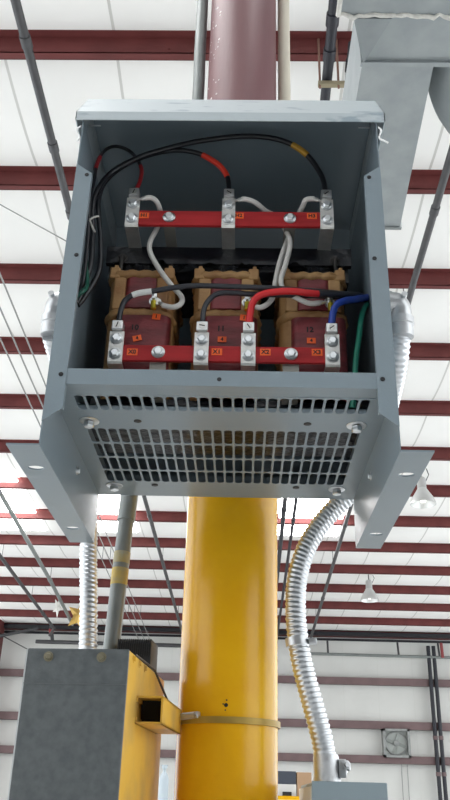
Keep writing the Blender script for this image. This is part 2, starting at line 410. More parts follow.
def rrect(cx, cy, hx, hy, r, n=6):
    out = []
    for sx, sy, a0 in ((1, 1, 0), (-1, 1, .5), (-1, -1, 1), (1, -1, 1.5)):
        for k in range(n+1):
            a = (a0+.5*k/n)*PI; out.append((cx+sx*(hx-r)+r*math.cos(a), cy+sy*(hy-r)+r*math.sin(a)))
    return out
def sticker(x, y, z, w, h, txt, parent, s=.011, ang=0.):
    m = MB(); m.box(x-w/2, x+w/2, y-.0008, y, z-h/2, z+h/2)
    text_mb(m, txt, s, (x, y-.0009, z), 1)
    if ang:
        R = Matrix.Rotation(ang, 3, 'Y')
        for v in m.bm.verts: v.co = V((x, y, z)) + R @ (v.co - V((x, y, z)))
    m.build('sticker', [M['sticker'], M['ink']], parent)
for ci, (cx, hand) in enumerate(((-.1825, '10'), (-.002, '11'), (.181, '12'))):
    m = MB(); m.prism(rrect(cx, .3125, .069, .1075, .03), 2.268, 2.556, 'z')
    coil = m.build('coil', M['tan'], T, True); coil['label'] = ['left coil of tan and maroon varnished windings', 'middle coil of tan and maroon varnished windings', 'right coil of tan and maroon varnished windings'][ci]
    q = MB(); q.prism(rrect(cx+.001, .300, .035, .101, .012), 2.472, 2.548, 'z'); q.build('upper_winding', M['maroon'], coil, True)
    q = MB(); q.prism(rrect(cx+.010, .295, .057, .103, .018), 2.268, 2.449, 'z'); q.build('lower_winding', M['maroon'], coil, True)
    for z in (2.458, 2.556):                      # twisted tan bands
        q = MB(); pl = rrect(cx, .3125, .066, .111, .03, 5); ring = [V((a, b, z)) for a, b in pl]; ring.append(ring[0])
        q.tube(resample(ring, .006), lambda i, a: .0095+.0018*math.sin(i*1.3+a), 10); q.build('insulation_band', M['tan'], coil, True)
    for s in (-1, 1):
        q = MB(); x = cx+.058*s; q.box(x-.011, x+.011, .197, .216, 2.545, 2.572, bev=.003); q.box(x+.002-.004, x+.002+.004, .200, .21, 2.568, 2.579, bev=.001); q.build('spacer_block', M['tan'], coil)
    for x in (cx-.0455, cx+.0455):
        q = MB(); q.box(x-.013, x+.013, .199, .215, 2.468, 2.548, bev=.003); q.build('side_spacer', M['tan'], coil)
    xt = (-.150, .043, .214)[ci]
    q = MB(); q.rod((xt, .168, 2.478), (xt, .206, 2.476), .0035, 8); q.hexbolt((xt, .186, 2.478), (0, -1, 0), .0078); q.lathe([(.006, 0), (.006, .008)], (xt, .180, 2.484), (0, 0, 1), 6)
    q.build('tap_terminal', [M['zinc']], coil)
    q = MB(); q.lathe([(.006, 0), (.006, .018), (.004, .020)], (xt, .178, 2.455), (0, 0, 1), 8); o = q.build('tap_post', M['brass'], coil); o['label'] = 'yellowish brass tap post'
    sticker((-.144, .037, .236)[ci] if ci < 2 else .2, .1905, 2.444 if ci < 2 else 2.44, .017, .014, '1', coil, .011, .1) if ci < 2 else None
    sticker((-.180, -.007, .174)[ci], .1905, 2.392, .018, .013, '4', coil, .011, (-.25, 0, 0)[ci])
    q = MB(); text_mb(q, hand, .017, ((-.187, -.010, .171)[ci], .1912, 2.418), 0); q.build('handwriting', M['ink'], coil)
# terminal bars
def strap(name_parent, x, z0, z1, ztie):
    q = MB(); y = .145; w = .0142; t = .0045
    prof = [(y, z0+.004), (y+.003, z0), (.232, z0), (.232, z0+t), (y+t+.002, z0+t), (y+t, z0+t+.002), (y+t, z1), (y, z1)]
    q.prism(prof, x-w, x+w, 'x'); q.build('strap', M['tin'], name_parent)
    q = MB(); q.box(x-.0112, x+.0112, y-.007, y+.016, z1+.001, z1+.022, bev=.002); q.box(x-.008, x+.008, y+.002, y+.010, z1-.008, z1+.006); q.build('lug', M['lug'], name_parent)
    q = MB(); q.lathe([(.0068, -.0002), (.0068, .0012), (.0055, .0012)], (x, y-.007, z1+.0115), (0, -1, 0), 14); q.mi = 1; q.box(x-.0055, x+.0055, y-.0086, y-.0081, z1+.0105, z1+.0125, Matrix.Rotation(.6+x*9, 3, 'Y')); q.build('set_screw', [M['tin'], M['screw']], name_parent)
    h = z1-z0
    for z in (z1-.017, z0+.021):
        q = MB(); q.hexbolt((x, y, z), (0, -1, 0), .0086); q.build('bolt', M['zinc'], name_parent, True)
def term_bar(xa, xb, z0, z1, straps, zs0, zs1, bolts, stickers, lab, legz):
    m = MB(); m.box(xa, xb, .1505, .1585, z0, z1, bev=.0010); bar = m.build('terminal_bar', M['red'], T); bar['label'] = lab
    for x in straps: strap(bar, x, zs0, zs1, 0)
    for x in bolts:
        q = MB(); q.hexbolt((x, .1505, (z0+z1)/2+.001), (0, -1, 0), .0092); q.build('bolt', M['zinc'], bar, True)
        q = MB()
        if legz < z0: q.box(x-.016, x+.016, .1585, .1625, legz, z1-.006); q.box(x-.016, x+.016, .1585, .236, legz, legz+.004)
        else: q.box(x-.012, x+.012, .1585, .236, z0+.004, z0+.008); q.box(x-.012, x+.012, .1585, .1625, z0+.004, z1-.006)
        q.build('support_bracket', mat('dull_bracket', (.30, .29, .26), .5, .6), bar)
    for x, z, t in stickers: sticker(x, .1505, z, .021, .015, t, bar, .0125)
term_bar(-.216, .218, 2.649, 2.687, (-.206, 0, .2095), 2.6405, 2.717, (-.127, .131), ((-.181, 2.673, 'H1'), (.022, 2.675, 'H2'), (.178, 2.676, 'H3')), 'upper red terminal bar', 2.65)
term_bar(-.222, .224, 2.319, 2.3535, (-.2135, -.0455, .0465, .2105), 2.309, 2.381, (-.130, .130), ((-.181, 2.337, 'X0'), (-.015, 2.340, 'X1'), (.080, 2.341, 'X2'), (.181, 2.342, 'X3')), 'lower red terminal bar', 2.262)

# ------------------------------------------------------------------ cables
CG = {'power_cable': 'black cables in the upper part of the transformer', 'tap_lead': 'white leads between terminals and coils', 'load_cable': 'cables on the lower terminals', 'ground_cable': 'green ground cables'}
def cable(name, label, pts, r, m, tapes=(), group=None, ends=(), m2=None, split=0, seg=12):
    P = resample(catmull(pts, 12), .004); group = CG[name]
    t = thing(name, label, 'cable', pts[0], group) if (tapes or ends) else None
    mb = MB()
    a_, b_ = (4 if 0 in ends else 0), (len(P)-4 if 1 in ends else len(P))
    mb.tube(P[a_:b_], r, seg, mis=(lambda i: 0 if i/len(P) < split else 1) if m2 else None)
    o = mb.build('jacket' if t else name, [m, m2] if m2 else m, t, True)
    if not t: tag(o, label, 'cable', group)
    for a, b, tm in tapes:
        i0, i1 = int(a*len(P)), int(b*len(P)); q = MB(); q.tube(P[i0:i1], r*1.14, seg); q.build('tape', tm, t, True)
    for e in ends:                         # ring terminal: crimp barrel and flat tongue
        p0, p1 = (P[0], P[5]) if e == 0 else (P[-1], P[-6]); d = (p0-p1).normalized()
        q = MB(); q.tube([p1, p1.lerp(p0, .6)], r*.82, 10); q.rod(p1.lerp(p0, .5), p0+d*.002, r*.5, 8)
        n = V((0, -1, 0)); q.lathe([(.0075, -.001), (.0075, .001)], p0+d*.006, n, 14); q.build('ring_terminal', M['tin'], t)
    return t or o
cable('power_cable', 'black cable with yellow tape arching to the right upper terminal', [(-.2985, .135, 2.440), (-.291, .132, 2.462), (-.279, .13, 2.53), (-.282, .13, 2.60), (-.286, .12, 2.664), (-.280, .12, 2.716), (-.256, .13, 2.774), (-.198, .13, 2.818), (-.133, .13, 2.845), (-.069, .14, 2.875), (.021, .145, 2.895), (.088, .15, 2.896), (.135, .15, 2.878), (.171, .155, 2.851), (.195, .158, 2.812), (.206, .158, 2.78), (.2095, .156, 2.742)], .0061, M['blk'], [(.825, .88, M['yeltape'])])
cable('power_cable', 'black cable with a red taped end running to the middle upper terminal', [(-.2985, .145, 2.440), (-.288, .15, 2.464), (-.266, .155, 2.53), (-.268, .15, 2.60), (-.276, .14, 2.66), (-.280, .138, 2.705), (-.271, .14, 2.755), (-.238, .146, 2.804), (-.190, .150, 2.838), (-.131, .152, 2.858), (-.077, .152, 2.852), (-.036, .152, 2.827), (-.015, .154, 2.805), (-.004, .156, 2.781), (0, .156, 2.742)], .0056, M['blk'], [(.815, .94, M['redtape'])])
cable('power_cable', 'thin black cable looping to the left upper terminal with dark red taped end', [(-.2985, .128, 2.446), (-.288, .12, 2.48), (-.286, .11, 2.568), (-.289, .10, 2.672), (-.288, .11, 2.734), (-.289, .12, 2.785), (-.282, .14, 2.842), (-.263, .16, 2.876), (-.236, .175, 2.880), (-.213, .174, 2.854), (-.199, .168, 2.817), (-.198, .160, 2.778), (-.206, .156, 2.742)], .0041, M['blk'], [(.52, .60, M['dkred']), (.86, .99, M['dkred'])])
cable('tap_lead', 'white lead from left upper terminal bolt down to the left coil', [(-.196, .138, 2.705), (-.185, .138, 2.708), (-.168, .140, 2.713), (-.155, .150, 2.708), (-.150, .178, 2.699), (-.156, .188, 2.671), (-.168, .182, 2.628), (-.165, .178, 2.595), (-.143, .176, 2.552), (-.114, .172, 2.508), (-.093, .168, 2.480), (-.092, .164, 2.460), (-.107, .164, 2.451), (-.128, .166, 2.456), (-.138, .174, 2.468)], .0056, M['white'], ends=(0, 1))
cable('tap_lead', 'white lead from middle upper terminal crossing down to the right coil', [(.012, .138, 2.705), (.022, .138, 2.708), (.037, .140, 2.711), (.058, .150, 2.710), (.080, .172, 2.706), (.107, .184, 2.699), (.122, .182, 2.666), (.132, .170, 2.620), (.123, .166, 2.567), (.112, .165, 2.522), (.119, .164, 2.493), (.141, .164, 2.479), (.168, .166, 2.466), (.192, .172, 2.471), (.204, .178, 2.478)], .0056, M['white'], ends=(0, 1))
cable('tap_lead', 'white lead from right upper terminal crossing down to the middle coil', [(.198, .138, 2.707), (.186, .138, 2.712), (.166, .140, 2.712), (.160, .158, 2.710), (.151, .182, 2.702), (.140, .196, 2.679), (.125, .192, 2.635), (.109, .186, 2.573), (.100, .180, 2.518), (.095, .174, 2.485), (.086, .172, 2.468), (.070, .168, 2.455), (.060, .170, 2.459), (.053, .176, 2.468)], .0056, M['white'], ends=(0, 1))
cable('load_cable', 'dark cable with white tape from the leftmost lower terminal', [(-.2135, .150, 2.398), (-.211, .149, 2.433), (-.203, .147, 2.456), (-.182, .143, 2.468), (-.147, .141, 2.474), (-.111, .141, 2.482), (-.065, .141, 2.488), (.007, .142, 2.488), (.079, .144, 2.487), (.152, .150, 2.487), (.216, .170, 2.495), (.275, .22, 2.522), (.299, .25, 2.53)], .0056, M['dark_lead'], [(.125, .20, M['wtape'])])
cable('load_cable', 'dark cable bending up from the second lower terminal, hugging the middle coil', [(-.0455, .150, 2.398), (-.044, .150, 2.436), (-.034, .149, 2.460), (-.015, .148, 2.475), (.018, .150, 2.478), (.052, .154, 2.478), (.120, .158, 2.480), (.173, .172, 2.488), (.227, .194, 2.502), (.275, .232, 2.527), (.299, .26, 2.54)], .0056, M['dark_lead'])
cable('load_cable', 'bright red cable from the third lower terminal, black at far end', [(.0465, .150, 2.398), (.0505, .144, 2.436), (.057, .136, 2.452), (.073, .130, 2.462), (.099, .128, 2.467), (.134, .129, 2.470), (.166, .135, 2.470), (.203, .150, 2.478), (.240, .172, 2.492), (.278, .206, 2.512), (.299, .23, 2.52)], .0072, M['redc'], m2=M['dark_lead'], split=.55)
cable('load_cable', 'blue cable from the rightmost lower terminal', [(.2105, .150, 2.398), (.2150, .149, 2.432), (.222, .147, 2.450), (.239, .151, 2.463), (.261, .166, 2.476), (.285, .196, 2.500), (.299, .215, 2.515)], .0072, M['blue'])
cable('ground_cable', 'green cable hanging down inside the right wall of transformer', [(.299, .215, 2.500), (.287, .200, 2.478), (.275, .180, 2.436), (.268, .170, 2.392), (.260, .160, 2.350), (.254, .158, 2.300), (.246, .155, 2.225)], .0055, M['green'])
cable('ground_cable', 'short green cable just inside the left wall of transformer', [(-.2985, .118, 2.437), (-.290, .102, 2.436), (-.281, .100, 2.444), (-.277, .112, 2.462), (-.281, .124, 2.49), (-.286, .13, 2.53)], .0045, mat('dark_green_jacket', (.01, .09, .06), .4))
m = MB(); m.tube(catmull([(-.285, .10, 2.620), (-.275, .103, 2.630), (-.268, .106, 2.634)], 5), .0022, 8); m.tube([(-.285, .10, 2.620), (-.279, .112, 2.608), (-.275, .12, 2.604)], .0022, 8)
tag(m.build('cable_tie', mat('pale_cable_tie', (.50, .49, .45), .5), smooth=True), 'pale cable tie round the black cables at the left flange', 'cable tie')

# ------------------------------------------------------------------ flexible conduits
def flexible(label, pts, r):
    t = thing('flexible_conduit', label, 'conduit', pts[-1], 'silver flexible conduits')
    P = resample(catmull(pts, 16), .0018); pit = .0108
    m = MB(); m.tube(P, lambda i, a: r*(.97+.05*math.sin(2*PI*(i*.0018/pit)+a)), 18)
    m.build('metal_sheath', M['flex'], t, True)
    return t
fl = flexible('silver flexible conduit dropping from the left foot onto the dark cabinet', [(-.344, .150, 2.372), (-.336, .20, 2.345), (-.327, .32, 2.32), (-.330, .47, 2.26), (-.326, .57, 2.20), (-.321, .612, 2.12), (-.316, .612, 2.052), (-.303, .60, 1.949), (-.293, .60, 1.836)], .0205)
q = MB(); q.lathe([(.028, 0), (.028, .012), (.024, .014), (.024, .026), (.0225, .045)], (-.2915, .60, 1.795), (.03, 0, 1), 20); q.build('connector', M['cast'], fl, True)
def elbow(s, root, y, z):
    X = .3*s; q = MB()
    q.lathe([(.030, 0), (.030, .010), (.024, .011), (.024, .024)], (X, y, z), (s, 0, 0), 22)
    q.tube(catmull([(X+.020*s, y, z), (X+.034*s, y, z-.001), (X+.041*s, y+.004, z-.012), (X+.042*s, y+.010, z-.035)], 6), .0215, 18)
    q.lathe([(.0255, 0), (.0255, .014), (.0235, .016), (.0235, .04)], (X+.042*s, y+.008, z-.03), (0, .12, -1), 20)
    q.rod((X+.045*s, y-.022, z+.002), (X+.045*s, y-.030, z+.003), .006, 10)
    q.build('elbow_connector', M['cast'], root, True)
elbow(-1, fl, .135, 2.440)
fr = flexible('silver flexible conduit curving from the right side down beside the yellow column', [(.340, .125, 2.385), (.338, .16, 2.34), (.335, .22, 2.305), (.332, .33, 2.27), (.338, .48, 2.25), (.312, .585, 2.228), (.272, .612, 2.195), (.228, .62, 2.147), (.190, .62, 2.085), (.168, .62, 2.014), (.163, .62, 1.941), (.168, .62, 1.876), (.178, .62, 1.816), (.196, .62, 1.747), (.213, .62, 1.683), (.221, .62, 1.640)], .0235)
elbow(1, fr, .110, 2.432)
q = MB(); q.lathe([(.0285, .0), (.0285, .012), (.027, .014), (.027, .05), (.0255, .056)], (.224, .62, 1.587), (-.03, 0, 1), 22); q.box(.247, .263, .60, .63, 1.600, 1.635, bev=.003); q.hexbolt((.263, .612, 1.620), (1, -.3, 0), .008); q.hexbolt((.262, .597, 1.624), (.3, -1, 0), .006)
q.build('connector', M['cast'], fr, True)
q = MB(); q.lathe([(.0247, -.009), (.0254, -.009), (.0254, .009), (.0247, .009)], (.1655, .62, 1.872), (.15, 0, -1), 22); q.box(.19, .208, .60, .62, 1.865, 1.878, bev=.002); q.build('clip', M['cast'], fr, True)

# ------------------------------------------------------------------ cabinet, strut, heat sink, poles
A4 = math.radians(4); R4 = Matrix.Rotation(-A4, 3, 'Z'); PV = (-.171, .30, 1.795)
cb = thing('electrical_cabinet', 'narrow cabinet with dark grey door and worn yellow side at lower left', 'cabinet', (-.25, .50, 1.0))
m = MB(); m.box(-.353, -.162, .303, .72, 1.0, 1.795, R4, PV, .003); m.build('body', M['yellowworn'], cb)
m = MB(); m.box(-.353, -.1625, .2985, .304, 1.0, 1.796, R4, PV, .002); o = m.build('door', M['door'], cb); o['label'] = 'dark grey speckled front door'
m = MB(); m.box(-.3555, -.353, .2985, .312, 1.0, 1.794, R4, PV); m.build('edge_strip', M['edge'], cb)
m = MB(); m.box(-.353, -.163, .2975, .2987, 1.7335, 1.7347, R4, PV); m.build('seam', mat('paler_seam', (.115, .125, .125), .5), cb)
for x in (-.312, -.213):
    q = MB(); q.hexbolt((x, .2985+(x+.171)*-.07, 1.781), (0, -1, 0), .0062); q.build('screw', mat('dull_brass_screw', (.20, .18, .12), .5, .4), cb)
for y in (.34, .40, .46):
    q = MB(); q.hexbolt((-.162+(y-.3)*.07, y, 1.785), (1, 0, 0), .005); q.build('side_screw', M['yellowworn'], cb)
q = MB(); q.tube([(-.159, .36, 1.7955), (-.141, .56, 1.797), (-.11, .655, 1.73)], .0025, 8); q.build('edge_wire', M['dpipe'], cb, True)
m = MB(); y0, y1 = .395, .655; xa, xb, za, zb_ = -.1555, -.1035, 1.677, 1.7265; t = .0035
st = MB()
st.box(xa, xb, y0, y1, za, za+t, R4, (-.135, .4, 1.7)); st.box(xa, xb, y0, y1, zb_-t, zb_, R4, (-.135, .4, 1.7)); st.box(xb-t, xb, y0, y1, za, zb_, R4, (-.135, .4, 1.7))
st.box(xa, xa+t, y0, y1, za, za+.011, R4, (-.135, .4, 1.7)); st.box(xa, xa+t, y0, y1, zb_-.011, zb_, R4, (-.135, .4, 1.7))
so_ = thing('strut_channel', 'open-ended yellow steel strut between the cabinet side and yellow column', 'strut', (-.135, .52, 1.678))
st.build('channel', M['yellowworn'], so_)
q = MB(); q.box(xa+.002, xb-t, y0+.05, y0+.056, za+t, zb_-t, R4, (-.135, .4, 1.7)); q.build('void_shade_sheet', M['dark'], so_)  # dark sheet painted as the shade inside the open channel
q = MB(); q.box(-.120, -.094, .655, .667, 1.688, 1.713); q.build('end_tab', M['yellow'], so_)
# finned black heat sink on the cabinet top
m = MB(); m.box(-.228, -.152, .60, .69, 1.7955, 1.858, R4, (-.19, .64, 1.8), .002)
for k in range(16): x = -.227+.0048*k; m.box(x, x+.0024, .598, .69, 1.83, 1.866, R4, (-.19, .64, 1.8))
tag(m.build('heat_sink', M['black']), 'black finned metal unit behind the top of the narrow cabinet', 'heat sink')
# slanted grey conduit, bending up behind the transformer
pc = thing('conduit_pole', 'slanted grey conduit with worn yellow label rising from the cabinet', 'conduit', (-.257, .68, 1.795))
PP = catmull([(-.257, .68, 1.796), (-.2535, .684, 1.92), (-.2495, .69, 2.08), (-.2455, .70, 2.23), (-.235, .705, 2.4), (-.205, .71, 2.75), (-.165, .715, 3.05), (-.135, .72, 3.35), (-.129, .72, 3.65), (-.131, .72, 3.85), (-.131, .72, 4.4), (-.131, .72, 7.1)], 10)
m = MB(); m.tube(PP, .0195, 20); m.build('pipe', M['emt'], pc, True)
for za, zb2, mm in ((2.003, 2.046, M['tape_y']), (2.053, 2.086, mat('worn_grey_yellow_label', (.36, .34, .24), .6, 0, 0, 30, col2=(.45, .33, .08)))):
    PL = [p for p in resample(PP, .004) if za <= p.z <= zb2]; q = MB(); q.tube(PL, .0203, 20); q.build('label_band', mm, pc, True)
q = MB(); q.tube([p for p in resample(PP, .01) if 2.165 < p.z < 2.30], .0222, 20); q.build('coupling', M['emt'], pc, True)
cp = MB(); cp.rod((.1535, .72, 2.66), (.1535, .72, 7.1), .0205, 20); tag(cp.build('drop_pipe', M['cream'], smooth=True), 'cream pipe running straight up beside the maroon column', 'pipe')
# grey box lower right
jb = thing('junction_box', 'blue-grey junction box under the right flexible conduit', 'box', (.25, .63, 1.2))
m = MB(); m.box(.181, .316, .452, .79, 1.2, 1.587, bev=.003); m.build('body', M['jbox'], jb)
m = MB(); m.box(.177, .181, .46, .785, 1.21, 1.580, bev=.001); o = m.build('lit_side', M['jside'], jb); o['label'] = 'left side with its light painted in cream'  # lit left face of the box, its light put into the cream colour
m = MB(); m.box(.178, .319, .446, .452, 1.2, 1.589, bev=.002); m.build('door', M['jbox'], jb)

# ------------------------------------------------------------------ ductwork
D = thing('air_duct', 'large galvanised air duct with tapered section above the right of transformer', 'duct', (.7, 1.2, 4.3))
Z = 4.3; HT = .45
m = MB(); m.box(.385, 1.6, -.6, .948, Z, Z+HT); m.build('trunk', M['galv'], D)
m = MB(); random.seed(8)
pts = []
for k in range(60): pts.append(V((.375+1.22*k/59, .950+random.uniform(-.006, .006), Z-.001+random.uniform(-.006, .004))))
m.tube(pts, lambda i, a: .009+.004*math.sin(i*2.1+a), 8); m.tube([(.378, .3, Z), (.377, .6, Z-.002), (.378, .95, Z-.001)], .010, 8); m.build('sealant_bead', M['sealant'], D, True)
m = MB()                                        # transition piece
a = [(.436, .950, Z), (1.6, .950, Z), (1.6, .950, Z+HT), (.436, .950, Z+HT)]; b = [(.503, 1.178, Z+.01), (1.45, 1.178, Z+.01), (1.45, 1.178, Z+HT), (.503, 1.178, Z+HT)]
vv = [m.bm.verts.new(p) for p in a+b]
for q in ((0, 1, 5, 4), (2, 3, 7, 6), (0, 4, 7, 3), (1, 2, 6, 5)): m.face([vv[i] for i in q])
m.build('transition', M['galv'], D)
m = MB(); m.prism([(.585, .955), (.505, 1.17), (.445, .955)], Z-.012, Z+.004, 'z'); m.build('dark_side_panel', mat('darker_galvanised', (.30, .33, .34), .5, .5, .2, 9), D)  # darker triangle painted in as the taper's side panel
m = MB(); m.prism([(.503, 1.185), (.798, 1.185), (.846, 2.26), (.500, 2.26)], Z+.006, Z+.42, 'z'); m.build('branch', M['galv'], D)
m = MB(); m.box(.495, 1.45, 1.170, 1.192, Z-.004, Z+.425); m.build('seam_flange', M['galv'], D)
m = MB(); m.box(.49, .854, 2.245, 2.265, Z-.002, Z+.428); m.build('end_flange', mat('dark_galv_edge', (.26, .28, .28), .5, .5), D)
m = MB(); m.tube(catmull([(1.045, 1.19, Z+.23), (1.05, 1.30, Z+.23), (1.09, 1.45, Z+.23), (1.20, 1.60, Z+.23), (1.45, 1.70, Z+.23)], 6), .24, 28); m.build('round_takeoff', M['galv'], D, True)
for x in (.6, 1.3):
    m = MB(); m.rod((x, .3, Z+HT), (x, .3, 7.25), .006, 8); m.build('hanger_rod', M['dpipe'], D)
m = MB(); m.rod((.66, 1.8, Z+.42), (.66, 1.8, 7.18), .006, 8); m.build('hanger_rod', M['dpipe'], D)

# ------------------------------------------------------------------ pipes under the roof
def roof_pipe(name, label, pts, r, m, rings=(), cat='pipe', hang=(), group=None, drop=.35):
    t = thing(name, label, cat, pts[0], group or name.replace('_', ' ')+'s under the roof')
    q = MB(); q.tube(pts, r, 14); q.build('pipe', m, t, True)
    def at(y):
        for a, b in zip(pts, pts[1:]):
            if a[1] <= y <= b[1]: return V(a).lerp(V(b), (y-a[1])/(b[1]-a[1]))
    for y in rings:
        p = at(y); q = MB(); q.tube([at(y-.05), at(y+.05)], r*1.22, 14); q.build('coupling', m, t, True)
    for y in hang:
        p = at(y); q = MB(); q.rod(p, (p.x, p.y, zb(y)+.02), .006, 6); q.build('hanger', M['dpipe'], t)
    return t
def on(x, y, off=.281): return (x, y, zb(y)-off)
def py(i): return 3.498+1.5*i+.03
roof_pipe('sprinkler_pipe', 'long dark steel pipe under the roof, left of the transformer', [on(-1.67, 1.0), on(-1.67, 12.), on(-1.58, 22.9)], .036, M['dpipe'], (3.1, 4.15, 5.0, 12.9, 17), hang=(py(1), py(4), py(8), py(11)))
roof_pipe('sprinkler_pipe', 'long dark steel pipe under the roof, right of the transformer', [on(1.77, 1.0), on(1.80, 6.), on(1.89, 12), on(1.95, 22.9)], .036, M['dpipe'], (4.9, 13.2, 18), hang=(py(2), py(5), py(8), py(11)))
roof_pipe('roof_pipe', 'thick blue-black pipe under the roof just right of the maroon column', [on(.60, 1.2), on(.64, 3.2), on(.74, 11.84), on(.86, 22.9)], .040, M['dkpipe'], (2.9, 3.2, 12.5), hang=(py(2), py(7)))
roof_pipe('roof_pipe', 'thinner dark pipe beside the blue-black one, over a trapeze hanger', [on(.80, 3.1), on(.82, 3.6), on(.93, 11.83), on(1.02, 22.9)], .030, M['dkpipe'], (3.3, 13.), hang=(py(3), py(7)))
th = thing('trapeze_hanger', 'small metal trapeze hanger holding dark pipes beside the duct', 'hanger', (.71, 3.42, 6.6))
zt = zb(3.42)-.281-.045
m = MB(); m.box(.57, 1.0, 3.40, 3.44, zt-.035, zt); m.build('cross_bar', mat('dull_yellow_steel', (.30, .26, .17), .5, .4), th)
for x in (.585, .73, .97):
    m = MB(); m.rod((x, 3.42, zt-.06), (x, 3.42, zb(3.42)+.16), .009, 8); m.build('threaded_rod', mat('rusty_rod', (.22, .12, .09), .6, .3), th)
for k, (x, lab) in enumerate(((-2.6, 'upper'), (-2.76, 'middle'), (-2.92, 'lower'))):
    roof_pipe('cable_run', 'thin roof cable left of transformer, %s of the three parallel ones' % lab, [on(x, 5.5), on(x+.03, 22.9)], .010, M['wire'], cat='cable', hang=(py(4), py(8), py(11)))
m = MB(); m.rod((-2.75, 4.56, 6.67), (-1.2, 5.99, 6.55), .006, 6); m.rod((-2.75, 4.56, 6.67), (-2.75, 4.998, zb(4.998)+.02), .006, 6); m.rod((-1.2, 5.99, 6.55), (-1.2, 6.498, zb(6.498)+.02), .006, 6)
tag(m.build('guy_wire', M['wire']), 'thin slanting wire crossing below the white roof at upper left', 'wire')
roof_pipe('roof_pipe', 'grey pipe under the roof, nearer of two slanting at lower left', [on(-4.1, 10.5), on(-4.30, 17), on(-4.50, 21.)], .042, M['grpipe'], (17,), hang=(py(5), py(9)))
roof_pipe('roof_pipe', 'dark pipe under the roof at far lower left edge, ending in a drop', [on(-5.0, 14), on(-5.1, 21.5), on(-5.38, 22.3)], .04, M['dpipe'], (20,), hang=(py(8), py(10)))
hp = thing('drop_pipe', 'far T-shaped dark pipe hanging over the cabinet, against back wall', 'pipe', (-5.377, 22.720, 5.522))
m = MB(); m.rod((-5.377, 22.320, 5.904), (-5.377, 22.720, 5.541), .05, 8); m.build('drop', M['dpipe'], hp)
m = MB(); m.rod((-5.855, 22.720, 5.522), (-1.625, 22.720, 5.502), .055, 10); m.build('branch', M['dpipe'], hp)
m = MB(); m.lathe([(.07, 0), (.07, .12)], (-5.377, 22.370, 5.828), (0, .7, -.7), 10); m.build('fitting', mat('red_fitting', (.30, .04, .04), .5), hp)
m = MB(); m.rod((-4.305, 22.720, 5.512), (-4.305, YW-.01, 5.512), .03, 8); m.build('wall_stand', M['dpipe'], hp)
wp = thing('wall_pipe', 'thin horizontal pipe high along the back wall right of column', 'pipe', (1.533, 22.770, 5.378))
m = MB(); m.rod((1.485, 22.820, 5.388), (7.179, 22.820, 5.359), .04, 10); m.build('pipe', M['grpipe'], wp)
for x in (2.5, 4.5, 5.65):
    m = MB(); m.rod((x, 22.820, 5.378), (x, 22.910, 5.761), .03, 8); m.build('bracket', M['dpipe'], wp)
m = MB(); m.rod((5.725, 22.770, 5.349), (5.725, 22.820, 5.761), .045, 8); o = m.build('riser', mat('red_riser', (.26, .05, .05), .5), wp)
for x, lab in ((5.35, 'left'), (5.50, 'right')):
    t = thing('riser_pipe', 'dark vertical pipe on the back wall, %s one of the pair' % lab, 'pipe', (x, 22.840, 0), 'pair of wall pipes')
    m = MB(); m.rod((x, 22.840, 0), (x, 22.840, 5.675), .055, 12); m.build('pipe', M['dkpipe'], t, True)
    for z in (2.3, 3.2):
        m = MB(); m.lathe([(.068, 0), (.068, .1)], (x, 22.840, z), (0, 0, 1), 12); m.build('coupling', M['girt'], t)
for p, q2, r, lab in (((-6.984, 22.320, 5.541), (-5.836, 22.720, 5.895), .045, 'dark diagonal brace high at far left corner of the building'), ((-6.984, 22.320, 5.713), (-5.932, 23.070, 5.254), .015, 'thin brace cable at far left corner crossing the white wall')):
    m = MB(); m.rod(p, q2, r, 8); tag(m.build('brace_rod' if r > .03 else 'brace_cable', M['dpipe']), lab, 'brace')

# ------------------------------------------------------------------ lamps, fan, far clutter
def highbay(x, y, label, ztop):
    t = thing('highbay_lamp', label, 'lamp', (x, y, ztop-.55), 'roof lamps')
    c = (x, y, ztop)
    m = MB(); m.lathe([(.07, -.22), (.10, -.27), (.17, -.38), (.205, -.47), (.21, -.50), (.20, -.50), (.163, -.38), (.09, -.27)], c, (0, 0, 1), 26); m.build('reflector', M['lampg'], t, True)
    m = MB(); m.lathe([(.075, -.22), (.075, -.06), (.05, -.03)], c, (0, 0, 1), 18); m.build('ballast_housing', mat('pale_grey_housing', (.5, .5, .49), .5), t, True)
    m = MB(); m.lathe([(.03, -.28), (.06, -.36), (.06, -.42), (.03, -.46)], c, (0, 0, 1), 14); m.build('bulb', M['bulb'], t, True)
    m = MB(); m.rod((x, y, ztop-.03), (x, y, zb(y)+.15), .012, 8); m.tube([(x+.07, y, ztop-.10), (x+.13, y, ztop+.02), (x+.10, y, zb(y)+.12)], .008, 6); m.build('hook', M['dpipe'], t)
highbay(2.98, 11.57, 'bell-shaped roof lamp half hidden behind the right foot of transformer', 6.50)
highbay(2.93, 17.45, 'bell-shaped roof lamp hanging in full view right of the conduit', 6.22)
F = thing('exhaust_fan', 'square grey exhaust fan high on the white back wall', 'fan', (4.29, 22.900, 3.15))
fx, fz = 4.29, 3.09
m = MB()
for s in (-1, 1): m.box(fx+s*.33-.03, fx+s*.33+.03, 22.780, YW, fz-.36, fz+.36); m.box(fx-.36, fx+.36, 22.780, YW, fz+s*.33-.03, fz+s*.33+.03)
m.build('frame', M['fan'], F)
m = MB(); m.box(fx-.32, fx+.32, 22.925, 22.940, fz-.32, fz+.32); m.build('back_plate', mat('fan_plate', (.34, .36, .34), .5, .3), F)
m = MB(); m.tube([V((fx+.29*math.sin(k*PI/16), 22.9, fz+.29*math.cos(k*PI/16))) for k in range(33)], .022, 8, False); m.build('shroud_ring', M['fan'], F, True)
